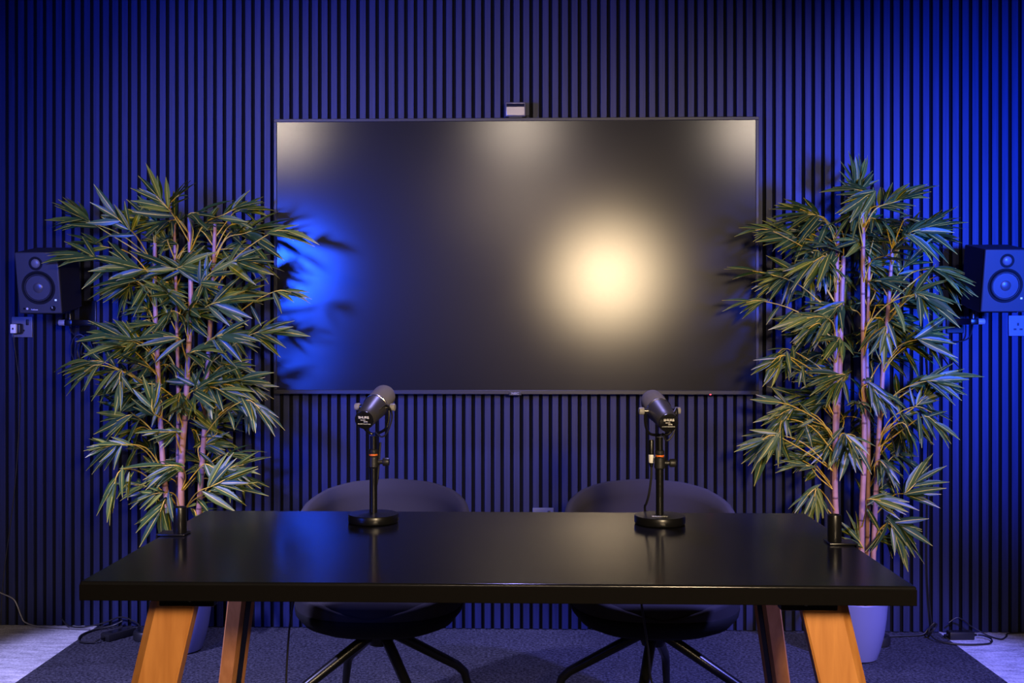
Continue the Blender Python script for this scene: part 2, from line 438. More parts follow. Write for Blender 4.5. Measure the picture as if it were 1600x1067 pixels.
SPRIGS_RIGHT = [
    (1.243,-0.529,1.735,-0.123,0.011,0.044),(1.227,-0.564,1.726,-0.105,-0.046,-0.060),(1.331,-0.258,1.765,-0.040,-0.010,-0.102),(1.289,-0.234,1.791,0.010,-0.022,0.121),
    (1.273,-0.269,1.774,-0.021,-0.004,0.074),(1.361,-0.313,1.719,0.146,0.002,0.122),(1.371,-0.425,1.718,0.101,-0.043,0.053),(1.195,-0.538,1.670,-0.088,0.011,-0.068),
    (1.110,-0.277,1.687,-0.144,0.015,0.069),(1.050,-0.479,1.665,-0.152,-0.004,-0.007),(1.132,-0.311,1.659,-0.256,-0.005,-0.005),(1.047,-0.311,1.593,-0.173,-0.013,0.029),
    (0.925,-0.366,1.617,-0.120,-0.002,0.012),(1.402,-0.502,1.599,0.201,0.015,0.059),(1.501,-0.260,1.614,0.129,-0.045,0.086),(1.503,-0.255,1.602,0.178,0.017,-0.004),
    (1.274,-0.359,1.574,-0.110,-0.047,0.027),(1.303,-0.269,1.581,0.108,-0.041,0.016),(1.323,-0.242,1.578,0.036,-0.003,-0.137),(1.066,-0.587,1.505,-0.145,-0.038,-0.059),
    (1.127,-0.372,1.520,-0.098,-0.010,-0.121),(1.126,-0.331,1.523,0.016,0.015,-0.109),(1.072,-0.526,1.514,0.047,-0.050,-0.065),(1.031,-0.279,1.465,-0.158,-0.049,-0.063),
    (1.027,-0.293,1.464,-0.180,-0.042,-0.039),(0.922,-0.327,1.455,-0.120,0.005,0.032),(1.444,-0.283,1.476,0.069,-0.011,0.085),(1.538,-0.293,1.476,0.107,-0.036,-0.007),
    (1.536,-0.361,1.472,0.143,-0.027,-0.050),(1.585,-0.296,1.451,0.147,0.004,-0.086),(1.452,-0.428,1.373,0.182,-0.013,-0.041),(1.396,-0.581,1.368,0.116,-0.048,-0.087),
    (1.432,-0.387,1.363,0.112,-0.016,0.083),(0.899,-0.320,1.353,-0.111,-0.007,-0.005),(1.064,-0.556,1.289,-0.154,-0.025,-0.000),(1.128,-0.323,1.292,-0.221,-0.013,-0.041),
    (1.040,-0.601,1.266,-0.088,0.009,-0.045),(1.122,-0.302,1.268,-0.036,-0.044,-0.073),(1.330,-0.407,1.279,-0.090,-0.023,-0.119),(1.361,-0.314,1.280,-0.057,-0.028,-0.049),
    (1.302,-0.525,1.255,-0.028,-0.016,-0.104),(1.396,-0.246,1.255,0.070,-0.043,-0.086),(1.419,-0.548,1.209,0.168,-0.007,-0.018),(1.516,-0.287,1.206,0.140,-0.014,-0.073),
    (1.435,-0.442,1.219,0.109,0.010,0.047),(0.994,-0.328,1.170,-0.083,-0.045,-0.035),(1.227,-0.277,1.070,-0.151,-0.036,0.043),(1.160,-0.501,1.080,-0.176,0.009,-0.012),
    (1.174,-0.454,1.073,-0.069,0.006,-0.059),(0.937,-0.513,1.150,-0.078,0.011,-0.047),(0.938,-0.511,1.150,-0.055,-0.040,-0.080),(1.276,-0.427,1.037,0.085,-0.026,-0.100),
    (1.282,-0.409,1.036,0.146,0.013,-0.079),(1.517,-0.347,1.050,0.142,-0.050,0.038),(1.469,-0.477,1.056,0.145,-0.012,-0.011),(1.442,-0.424,0.958,0.059,0.000,0.071),
    (1.441,-0.425,0.958,0.107,-0.045,-0.032),(1.448,-0.501,0.929,0.114,0.009,-0.070),(1.377,-0.474,0.903,0.071,0.004,-0.106),(1.458,-0.244,0.883,-0.014,-0.006,-0.111),
    (1.418,-0.357,0.898,0.117,-0.007,-0.052),(0.981,-0.477,0.961,-0.102,0.014,0.034),(0.982,-0.425,0.946,-0.127,0.014,-0.073),(0.914,-0.462,0.854,-0.122,0.011,-0.056),
    (0.945,-0.330,0.841,-0.110,-0.007,-0.133),(0.957,-0.430,0.910,-0.045,-0.040,-0.103),(1.219,-0.320,0.841,-0.060,-0.025,-0.095),(1.206,-0.362,0.845,0.019,-0.041,-0.144),
    (1.139,-0.586,0.867,0.073,-0.040,-0.090),(1.157,-0.307,0.802,-0.155,-0.038,0.028),(1.067,-0.280,0.738,-0.104,-0.024,0.047),(1.061,-0.393,0.732,-0.113,-0.025,0.017),
    (1.328,-0.378,0.751,0.068,-0.043,-0.089),(1.395,-0.456,0.643,0.111,0.016,0.111),(1.046,-0.537,0.666,-0.013,-0.004,-0.099),(1.060,-0.484,0.662,-0.100,-0.029,-0.070),
    (1.206,-0.611,0.643,0.117,-0.049,0.004),(1.321,-0.250,0.586,0.076,0.008,0.086),(1.387,-0.309,0.510,0.160,0.007,-0.049),(1.406,-0.252,0.500,0.108,-0.039,-0.132),
    (1.359,-0.392,0.518,0.066,-0.015,-0.145),(1.251,-0.396,0.442,-0.043,0.016,0.081),(1.334,-0.324,0.452,0.127,0.018,0.009),
]
CULMS_RIGHT = [
    [(1.182,-0.340,1.619),(1.177,-0.340,1.449),(1.174,-0.340,1.037),(1.172,-0.340,0.794),(1.174,-0.340,0.551),(1.208,-0.340,0.212)],
    [(1.215,-0.300,1.525),(1.208,-0.300,1.353),(1.198,-0.300,1.035),(1.176,-0.300,0.642),(1.196,-0.300,0.201)],
    [(1.268,-0.380,1.711),(1.263,-0.380,1.471),(1.265,-0.380,1.135),(1.268,-0.380,0.799),(1.260,-0.380,0.559),(1.256,-0.380,0.222)],
    [(1.316,-0.290,1.525),(1.308,-0.290,1.133),(1.313,-0.290,0.789),(1.306,-0.290,0.200)],
    [(1.386,-0.340,1.546),(1.372,-0.340,1.340),(1.355,-0.340,1.134),(1.333,-0.340,0.794),(1.319,-0.340,0.479),(1.309,-0.340,0.212)],
]

# ------------------------------------------------------------------ the room
XL, XR, YF, ZC = -3.4, 3.4, -7.6, 2.75
bm = bmesh.new(); box(bm, XL, XR, 0.012, 0.12, 0, ZC)
wall_back = struct('wall_back', bm, M_FELT)
bm = bmesh.new(); box(bm, -0.013, 0.013, 0.0, 0.0121, 0.003, ZC - 0.002, 0.0012, 1)
proto = P('slat', bm, M_SLAT, wall_back)
proto.location = (0.001, 0, 0)
k0, k1 = int((XL + 0.02) / 0.04), int((XR - 0.02) / 0.04)
for k in range(k0, k1 + 1):
    if k == 0:
        continue
    o = proto.copy(); C.objects.link(o); o.parent = wall_back
    o.location = (0.001 + k * 0.04, 0, 0)
bm = bmesh.new(); box(bm, XL, XR, YF, 0.12, -0.12, -0.012)
floor = struct('floor', bm, M_FELT)
for nm, x0, x1, mt in (('dark_carpet_strip', -1.798, 1.696, M_DARKCARPET), ('light_carpet_strip', XL, -1.798, M_LIGHTCARPET), ('light_carpet_strip', 1.696, XR, M_LIGHTCARPET)):
    bm = bmesh.new(); box(bm, x0, x1, YF, 0.012, -0.012, 0)
    P(nm, bm, mt, floor)
bm = bmesh.new(); box(bm, XL, XR, YF, 0.12, ZC, ZC + 0.1)
struct('ceiling', bm, M_CEIL)
bm = bmesh.new(); box(bm, XL - 0.1, XL, YF, 0.12, 0, ZC); struct('wall_left', bm, M_SIDEWALL)
bm = bmesh.new(); box(bm, XR, XR + 0.1, YF, 0.12, 0, ZC); struct('wall_right', bm, M_SIDEWALL)
bm = bmesh.new(); box(bm, XL, XR, YF - 0.1, YF, 0, ZC); struct('wall_front', bm, M_REARWALL)

# ------------------------------------------------------------------ television
TX0, TX1, TZ0, TZ1, TY = -1.032, 0.941, 0.980, 2.104, -0.085
tv = thing('television', 'very large wall-mounted flat television with a dark matte screen', 'television', ((TX0 + TX1) / 2, -0.04, TZ0))
bm = bmesh.new(); box(bm, TX0 + 0.004, TX1 - 0.004, TY + 0.012, -0.035, TZ0 + 0.004, TZ1 - 0.004, 0.004)
box(bm, -0.45, 0.36, -0.036, -0.0005, TZ0 + 0.35, TZ1 - 0.35)
P('housing', bm, M_BLACKPLASTIC, tv)
bm = bmesh.new()
bz, bb = 0.013, 0.017
for a in ((TX0, TX1, TZ1 - bz, TZ1), (TX0, TX1, TZ0, TZ0 + bb), (TX0, TX0 + bz, TZ0 + bb, TZ1 - bz), (TX1 - bz, TX1, TZ0 + bb, TZ1 - bz)):
    box(bm, a[0], a[1], TY, TY + 0.02, a[2], a[3], 0.0015, 1)
P('bezel', bm, M_BEZEL, tv)
bm = bmesh.new(); box(bm, TX0 + bz - .001, TX1 - bz + .001, TY + 0.004, TY + 0.014, TZ0 + bb - .001, TZ1 - bz + .001)
P('screen', bm, M_SCREEN, tv)
bm = bmesh.new(); box(bm, -0.069, -0.019, TY - 0.004, TY + 0.002, TZ0 - 0.004, TZ0 + 0.011, 0.001, 1)
lp = P('logo_plate', bm, M_BLACKPLASTIC, tv)
RX = Matrix.Rotation(pi / 2, 4, 'X')
text('logo_lettering', 'NEC', M_LOGO, lp, Matrix.Translation(Vector((-0.044, TY - 0.0045, TZ0 + 0.0035)) - tv.location) @ RX, 0.012, 0.0003, 0.0004, 1.3)
bm = bmesh.new(); box(bm, 0.742, 0.749, TY - 0.001, TY + 0.004, TZ0 - 0.0012, TZ0 + 0.0022, 0.0008, 1)
P('standby_light', bm, M_LEDRED, tv, label='glowing red standby light')

# conference camera on top of the screen
wc = thing('conference_camera', 'small silver conference camera perched on top of the television', 'camera', (-0.043, -0.07, 2.104))
bm = bmesh.new(); box(bm, -0.085, -0.001, -0.098, -0.045, 2.107, 2.166, 0.006, 3)
P('body', bm, M_SILVER, wc)
bm = bmesh.new(); box(bm, -0.079, -0.007, -0.0995, -0.09, 2.146, 2.159, 0.001, 1)
P('lens_window', bm, M_DARKGLASS, wc)
bm = bmesh.new(); lathe(bm, [(0.0042, 0), (0.0042, 0.001), (0.003, 0.0012)], 16, (-0.043, -0.0995, 2.1525), (0, -1, 0))
P('lens', bm, M_DARKGLASS, wc)
bm = bmesh.new(); box(bm, -0.07, -0.016, -0.09, -0.03, 2.1041, 2.1072); box(bm, -0.07, -0.016, -0.034, -0.03, 2.04, 2.1072)
P('mount_clip', bm, M_BLACKPLASTIC, wc)
bm = bmesh.new(); tube(bm, spline([(-0.008, -0.06, 2.115), (0.012, -0.05, 2.118), (0.018, -0.035, 2.108), (0.018, -0.028, 2.06)]), 0.002, 6)
P('cable', bm, M_CABLE, wc)

# ------------------------------------------------------------------ table
X0, X1, Y0, Y1, ZT = -0.866, 0.742, -2.352, -1.547, 0.755
tb = thing('studio_table', 'long black-topped table on splayed oak legs in the foreground', 'table', ((X0 + X1) / 2, (Y0 + Y1) / 2, 0))
bm = bmesh.new(); box(bm, X0, X1, Y0, Y1, ZT - 0.010, ZT, 0.0042, 3)
tt = P('tabletop', bm, M_BLACKTOP, tb)
bm = bmesh.new(); box(bm, X0 - 0.0003, X1 + 0.0003, Y0 - 0.0003, Y1 + 0.0003, ZT - 0.037, ZT - 0.006, 0.001, 1)
P('edge_band', bm, M_EDGE, tt)
xc = (X0 + X1) / 2
for y in (-2.17, -1.74):
    bm = bmesh.new(); box(bm, xc - 0.60, xc + 0.60, y - 0.02, y + 0.02, 0.690, 0.718, 0.002, 1)
    P('rail', bm, M_BLACKMETAL, tb)
for sx in (-1, 1):
    bm = bmesh.new(); box(bm, xc + sx * 0.58 - 0.02, xc + sx * 0.58 + 0.02, -2.15, -1.76, 0.690, 0.718, 0.002, 1)
    P('rail', bm, M_BLACKMETAL, tb)
for sx in (-1, 1):
    # front legs: broad face to the front with a chamfered outer edge
    for front in (True, False):
        zt = 0.7175
        yin = -1 if front else 1
        def sec(z):
            t = zt - z
            # outer x, inner x at this height
            if front:
                xo, xi = 0.716 + 0.215 * t, 0.617 + 0.215 * t
                y = -2.195 - 0.08 * t
                pts = [(xi + 0.004, y), (xi, y + 0.004), (xi + 0.006, y + 0.062), (xo - 0.012, y + 0.062), (xo, y + 0.05), (xo, y + 0.016), (xo - 0.019, y)]
            else:
                xo, xi = 0.680 + 0.19 * t, 0.640 + 0.195 * t
                y = -1.705 + 0.30 * t
                pts = [(xi + 0.002, y), (xi - 0.016, y + 0.072), (xo - 0.012, y + 0.072), (xo, y + 0.06), (xo, y + 0.003), (xo - 0.003, y)]
            return [Vector((xc + sx * p[0], p[1], z)) for p in pts]
        bm = bmesh.new(); loft(bm, [sec(0.004), sec(0.25), sec(0.5), sec(zt)])
        lg = P('leg', bm, M_OAK, tb, ang=0.3)
        # black steel strip let into the inner side of the rear legs
        if front:
            continue
        bm = bmesh.new()
        def strip(z):
            s = sec(z)
            if front:
                a, b = s[1], s[2]
            else:
                a, b = s[0], s[1]
            m0, m1 = a.lerp(b, 0.34), a.lerp(b, 0.70)
            n = Vector((-sx * 0.0015, 0, 0))
            return [m0 + n, m1 + n, m1 - n * 4, m0 - n * 4]
        loft(bm, [strip(0.02), strip(0.3), strip(zt - 0.002)])
        P('steel_inlay', bm, M_BLACKMETAL, lg)
    # bracket under the top at each front leg
    bx0, bx1 = sorted((xc + sx * 0.575, xc + sx * 0.690))
    bm = bmesh.new(); box(bm, bx0, bx1, -2.235, -2.203, 0.676, 0.718, 0.004, 2)
    bk = P('leg_bracket', bm, M_BLACKMETAL, tb)
    bm = bmesh.new(); lathe(bm, [(0.004, 0), (0.0035, 0.002), (0, 0.0024)], 12, (xc + sx * 0.625, -2.235, 0.690), (0, -1, 0))
    P('screw', bm, M_STEEL, bk)

# ------------------------------------------------------------------ chairs
def interp(tab, x):
    for (a, b), (c, d) in zip(tab, tab[1:]):
        if x <= c:
            t = (x - a) / (c - a); t = t * t * (3 - 2 * t) * 0.3 + t * 0.7
            return b + (d - b) * t
    return tab[-1][1]
ZTOP = [(0, 0.748), (25, 0.741), (42, 0.727), (60, 0.700), (85, 0.640), (110, 0.55), (135, 0.47), (180, 0.425)]
RF = [(0.345, 0.50), (0.352, 0.66), (0.37, 0.80), (0.40, 0.89), (0.46, 0.945), (0.6, 0.985), (0.75, 1.02)]
def chair_ring(f, ztop_f, off):
    pts = []
    n = 56
    for k in range(n):
        ph = 2 * pi * k / n
        deg = abs(math.degrees(ph if ph <= pi else ph - 2 * pi))
        z = 0.345 + (interp(ZTOP, deg) - 0.345) * f
        rf = interp(RF, z)
        s, c = sin(ph), cos(ph)
        r = 1 / (abs(s) ** 2.5 + abs(c) ** 2.5) ** (1 / 2.5)
        rx, ry = 0.276 * rf - off, 0.28 * rf - off
        pts.append(Vector((r * s * rx, r * c * ry, z + ztop_f)))
    return pts
def make_chair(name, label, loc, rot):
    root = thing(name, label, 'chair', loc, 'tub chairs behind the table')
    bm = bmesh.new()
    fs = [0, 0.03, 0.08, 0.16, 0.28, 0.42, 0.58, 0.74, 0.88, 0.96]
    rings = [chair_ring(f, 0, 0) for f in fs] + [chair_ring(0.99, 0.002, 0.004), chair_ring(1.0, 0.003, 0.014), chair_ring(0.99, 0.002, 0.026)]
    rings += [chair_ring(f, 0.02 * (1 - f), 0.032) for f in fs[::-1][1:-2]]
    loft(bm, rings)
    P('shell', bm, M_FABRIC, root, local=True, ang=1.2)
    # separate near-black layer just outside the lower bowl
    bm = bmesh.new()
    def low(z, off):
        out = []
        for k in range(56):
            ph = 2 * pi * k / 56
            s, c = sin(ph), cos(ph)
            r = 1 / (abs(s) ** 2.5 + abs(c) ** 2.5) ** (1 / 2.5)
            rf = interp(RF, z)
            out.append(Vector((r * s * (0.276 * rf + off), r * c * (0.28 * rf + off), z)))
        return out
    loft(bm, [low(0.345, 0.002), low(0.352, 0.004), low(0.37, 0.004), low(0.40, 0.004), low(0.417, 0.0035), low(0.419, 0.0005)])
    P('under_shell', bm, M_FABRICDARK, root, local=True, ang=1.2)
    bm = bmesh.new()
    n = 40
    rr = []
    for sc, z in ((0.80, 0.385), (0.93, 0.395), (0.98, 0.42), (0.98, 0.452), (0.93, 0.47), (0.8, 0.478), (0.4, 0.483)):
        ring = []
        for k in range(n):
            a = 2 * pi * k / n
            s, c = sin(a), cos(a)
            r = 1 / (abs(s) ** 3 + abs(c) ** 3) ** (1 / 3)
            ring.append(Vector((r * s * 0.225 * sc, r * c * 0.225 * sc - 0.03, z)))
        rr.append(ring)
    loft(bm, rr)
    P('seat_cushion', bm, M_FABRIC, root, local=True, ang=1.2)
    bm = bmesh.new(); lathe(bm, [(0.10, 0.346), (0.10, 0.336), (0.045, 0.33), (0.04, 0.30), (0.035, 0.285), (0, 0.285)], 24)
    P('swivel_hub', bm, M_BLACKMETAL, root, local=True)
    for k in range(4):
        th = radians(rot + 90 * k)
        d = Vector((cos(th), -sin(th), 0))
        bm = bmesh.new()
        pts = [d * 0.03 + Vector((0, 0, 0.318)), d * 0.10 + Vector((0, 0, 0.277)), d * 0.26 + Vector((0, 0, 0.180)), d * 0.285 + Vector((0, 0, 0.155)), d * 0.295 + Vector((0, 0, 0.12)), d * 0.325 + Vector((0, 0, 0.006))]
        tube(bm, pts, [0.016, 0.0165, 0.0145, 0.014, 0.013, 0.010], 12)
        lg = P('leg', bm, M_BLACKMETAL, root, local=True)
        bm = bmesh.new(); lathe(bm, [(0.012, 0), (0.012, 0.008), (0.010, 0.010)], 14, d * 0.325)
        P('glide', bm, M_RUBBER, lg, local=True)
    return root
make_chair('tub_chair', 'grey fabric tub chair behind the stand with the unlettered base', (-0.443, -1.165, 0), 60)
make_chair('tub_chair', 'grey fabric tub chair behind the stand with the lettered base', (0.387, -1.150, 0), 15)

# ------------------------------------------------------------------ microphones and their stands
def rot_to(nrm):
    n = Vector(nrm).normalized()
    u = (Vector((0, 0, 1)) - n * n.z).normalized()
    r = u.cross(n)
    return Matrix(((r.x, u.x, n.x, 0), (r.y, u.y, n.y, 0), (r.z, u.z, n.z, 0), (0, 0, 0, 1)))

def microphone(cap, axis, label, stand_label, base, print_base):
    a = Vector(axis).normalized(); c = Vector(cap)
    u = (Vector((0, 0, 1)) - a * a.z).normalized()
    s = u.cross(-a)
    b = c + a * 0.085
    mic = thing('microphone', label, 'microphone', b, 'broadcast microphones on the table')
    bm = bmesh.new()
    lathe(bm, [(0.0225, 0), (0.0245, 0.003), (0.0262, 0.03), (0.0295, 0.07), (0.0305, 0.088)], 32, c, a)
    P('body', bm, M_MIC, mic)
    bm = bmesh.new(); lathe(bm, [(0.0298, 0.086), (0.0318, 0.0875), (0.0318, 0.091), (0.030, 0.0925)], 32, c, a)
    P('collar_ring', bm, M_STEEL, mic)
    bm = bmesh.new(); lathe(bm, [(0.029, 0.092), (0.0305, 0.096), (0.0305, 0.152), (0.029, 0.165), (0.024, 0.176), (0.014, 0.183), (0, 0.185)], 32, c, a)
    P('foam_windscreen', bm, M_FOAM, mic)
    bm = bmesh.new(); lathe(bm, [(0.0232, 0.002), (0.0238, -0.0005), (0.0235, -0.0025), (0.0222, -0.003), (0, -0.003)], 32, c, a)
    cp = P('end_plate', bm, M_BLACKGLOSS, mic)
    R = rot_to(-a)
    o = c - a * 0.0036 - Vector(mic.location)
    for sx_, sz_ in ((0, 0.0185), (0, -0.0185)):
        bm = bmesh.new(); lathe(bm, [(0.0016, 0), (0.0012, 0.0006), (0, 0.0007)], 10, c - a * 0.003 + u * sz_, -a)
        P('screw', bm, M_BLACKMETAL, cp)
    for wd, h, sz, bd, sx in (('SHURE', 0.0075, 0.0080, 0.00028, 1.12), ('MODEL', 0.0005, 0.0036, 0.00005, 1.1), ('SM7B', -0.004, 0.0040, 0.0001, 1.1), ('DYNAMIC MICROPHONE', -0.0095, 0.0029, 0.00004, 0.98)):
        sh = 0.004 if wd == 'SM7B' else (-0.002 if wd == 'MODEL' else 0)
        text('lettering', wd, M_WHITE, cp, Matrix.Translation(o + u * h + s * sh) @ R, sz, 0.0002, bd, sx)
    # yoke
    st = Vector((base[0], base[1], 0))
    top = Vector((base[0], base[1], 0.972))
    w = 0.0365
    bm = bmesh.new()
    L = [b + s * (-w), b + s * (-w) - Vector((0, 0, 0.03)), b + s * (-w * 0.72) - Vector((0, 0, 0.056)), top + Vector((0, 0, 0.0062)), b + s * (w * 0.72) - Vector((0, 0, 0.056)), b + s * w - Vector((0, 0, 0.03)), b + s * w]
    tube(bm, spline(L, 6), 0.0035, 8)
    P('yoke', bm, M_BLACKMETAL, mic)
    for sg in (-1, 1):
        bm = bmesh.new(); cyl(bm, b + s * sg * 0.028, b + s * sg * 0.0405, 0.0065, n=16)
        P('washer', bm, M_STEEL, mic)
        bm = bmesh.new(); cyl(bm, b + s * sg * 0.0405, b + s * sg * 0.053, 0.0095, 0.0088, 18, 0.0015)
        P('yoke_knob', bm, M_KNOB, mic)
    # short lead from the body to the yoke
    bm = bmesh.new()
    tube(bm, spline([c + a * 0.045 + s * 0.024 + u * 0.008, c + a * 0.065 + s * 0.038 + u * 0.014, b + s * 0.045 - Vector((0, 0, 0.02)), b + s * 0.034 - Vector((0, 0, 0.06)), b + s * 0.018 - Vector((0, 0, 0.075)), top + Vector((0.006, -0.006, 0.012))], 6), 0.0022, 6)
    P('lead', bm, M_CABLE, mic)
    # stand
    sd = thing('microphone_stand', stand_label, 'stand', (base[0], base[1], ZT), 'round-based microphone stands')
    bm = bmesh.new(); lathe(bm, [(0.058, 0), (0.0625, 0.002), (0.0635, 0.004), (0.0635, 0.019), (0.062, 0.0215), (0.02, 0.0235), (0.012, 0.0245), (0, 0.0245)], 56, (base[0], base[1], ZT + 0.0005))
    bs = P('base', bm, M_BLACKMETAL, sd)
    if print_base:
        text('lettering', 'GRAVITY', M_WHITE, bs, Matrix.Translation((-0.004, -0.034, 0.0243)) @ Matrix.Rotation(radians(-5), 4, 'Z'), 0.0125, 0.0003, 0.0004, 0.78)
    bm = bmesh.new(); cyl(bm, (*base, ZT + 0.022), (*base, 0.915), 0.0098, n=24); P('pole', bm, M_BLACKMETAL, sd)
    bm = bmesh.new(); lathe(bm, [(0.0105, 0.893), (0.0138, 0.896), (0.0138, 0.921), (0.011, 0.924)], 24, (*base, 0))
    cl = P('clutch', bm, M_BLACKPLASTIC, sd)
    bm = bmesh.new(); cyl(bm, (base[0] + 0.012, base[1], 0.908), (base[0] + 0.024, base[1], 0.908), 0.006, n=14); cyl(bm, (base[0] + 0.024, base[1], 0.908), (base[0] + 0.040, base[1], 0.908), 0.0105, n=16, bev=0.002)
    P('clutch_knob', bm, M_BLACKPLASTIC, cl)
    bm = bmesh.new(); lathe(bm, [(0.0112, 0.924), (0.0112, 0.9285)], 24, (*base, 0)); P('orange_ring', bm, M_ORANGE, sd)
    bm = bmesh.new(); lathe(bm, [(0.0115, 0.9285), (0.0122, 0.930), (0.0122, 0.938), (0.010, 0.940)], 24, (*base, 0)); P('collar', bm, M_BLACKPLASTIC, sd)
    bm = bmesh.new(); cyl(bm, (*base, 0.939), (*base, 0.973), 0.0085, n=20); P('upper_pole', bm, M_BLACKMETAL, sd)

microphone((-0.396, -1.800, 1.022), (0.030, 0.160, 0.052), 'dark grey microphone held by the stand with the unlettered base', 'black round-based desk stand with no lettering on its base', (-0.387, -1.708), False)
microphone((0.346, -1.800, 1.017), (-0.022, 0.160, 0.044), 'dark grey microphone held by the stand with the lettered base', 'black round-based desk stand with white lettering on its base', (0.336, -1.712), True)

# microphone cables
bm = bmesh.new()
tube(bm, spline([(-0.372, -1.690, 0.955), (-0.380, -1.688, 0.86), (-0.392, -1.683, 0.815), (-0.397, -1.665, 0.797), (-0.401, -1.645, 0.789), (-0.404, -1.630, 0.773), (-0.406, -1.612, 0.7610), (-0.408, -1.575, 0.760), (-0.409, -1.556, 0.760), (-0.410, -1.547, 0.7595), (-0.411, -1.541, 0.756), (-0.412, -1.5385, 0.745), (-0.45, -1.537, 0.70), (-0.58, -1.533, 0.62), (-0.635, -1.53, 0.48), (-0.655, -1.52, 0.22), (-0.66, -1.50, 0.006), (-0.70, -1.40, 0.005)]), 0.003, 8)
tag(centre(P('microphone_cable', bm, M_CABLE, None)), 'thin black cable hanging to the carpet beside the chair seat', 'cable')
xc_ = thing('microphone_cable', 'black cable with a long plug beside the lettered stand pole', 'cable', (0.32, -1.70, 0.757))
bm = bmesh.new()
tube(bm, spline([(0.317, -1.694, 0.905), (0.317, -1.693, 0.87), (0.312, -1.685, 0.825), (0.307, -1.668, 0.798), (0.306, -1.648, 0.789), (0.308, -1.633, 0.773), (0.312, -1.613, 0.7610), (0.316, -1.58, 0.760), (0.318, -1.558, 0.760), (0.318, -1.547, 0.7595), (0.318, -1.541, 0.756), (0.318, -1.5385, 0.745), (0.318, -1.537, 0.72), (0.30, -1.532, 0.60), (0.33, -1.51, 0.38), (0.35, -1.42, 0.262), (0.395, -1.385, 0.13), (0.45, -1.33, 0.006), (0.52, -1.25, 0.005)]), 0.003, 8)
P('lead', bm, M_CABLE, xc_)
bm = bmesh.new(); lathe(bm, [(0.0035, 0.895), (0.006, 0.905), (0.0068, 0.925), (0.0068, 0.962), (0.006, 0.964)], 18, (0.317, -1.694, 0))
pl = P('plug', bm, M_BLACKMETAL, xc_)
bm = bmesh.new(); lathe(bm, [(0.0062, 0.906), (0.0070, 0.908), (0.0070, 0.926), (0.0068, 0.927)], 18, (0.317, -1.694, 0), cap0=False, cap1=False)
P('label_sleeve', bm, M_WHITEPL, pl, label='white label wrapped round the plug')

# ------------------------------------------------------------------ clamp posts at the rear table corners
for sx, x, y, lb in ((-1, -0.823, -1.885, 'black cylindrical clamp post at the table end nearer the white plug'), (1, 0.703, -1.950, 'black cylindrical clamp post at the table end by the lilac planter')):
    t = thing('clamp_post', lb, 'clamp', (x, y, ZT), 'clamp posts on the table edge')
    xe = (X0 - 0.004) if sx < 0 else (X1 + 0.004)
    a, b = sorted((x - sx * 0.017, xe))
    bm = bmesh.new(); box(bm, a, b, y - 0.022, y + 0.03, ZT + 0.0005, ZT + 0.005, 0.0015, 2)
    P('foot_plate', bm, M_BLACKMETAL, t)
    bm = bmesh.new(); lathe(bm, [(0.0150, 0.005), (0.0158, 0.007), (0.0158, 0.064), (0.0148, 0.0665), (0.0115, 0.0668), (0.0115, 0.055), (0, 0.055)], 36, (x, y, ZT))
    P('post', bm, M_BLACKMETAL, t)
    a, b = sorted((xe, xe + sx * 0.004))
    bm = bmesh.new(); box(bm, a, b, y - 0.022, y + 0.03, ZT - 0.06, ZT + 0.005, 0.001, 1)
    a, b = sorted((xe + sx * 0.004, xe - sx * 0.05))
    box(bm, a, b, y - 0.02, y + 0.028, ZT - 0.064, ZT - 0.06, 0.001, 1)
    cyl(bm, (xe - sx * 0.03, y, ZT - 0.062), (xe - sx * 0.03, y, ZT - 0.038), 0.012, n=18)
    P('clamp_jaw', bm, M_BLACKMETAL, t)

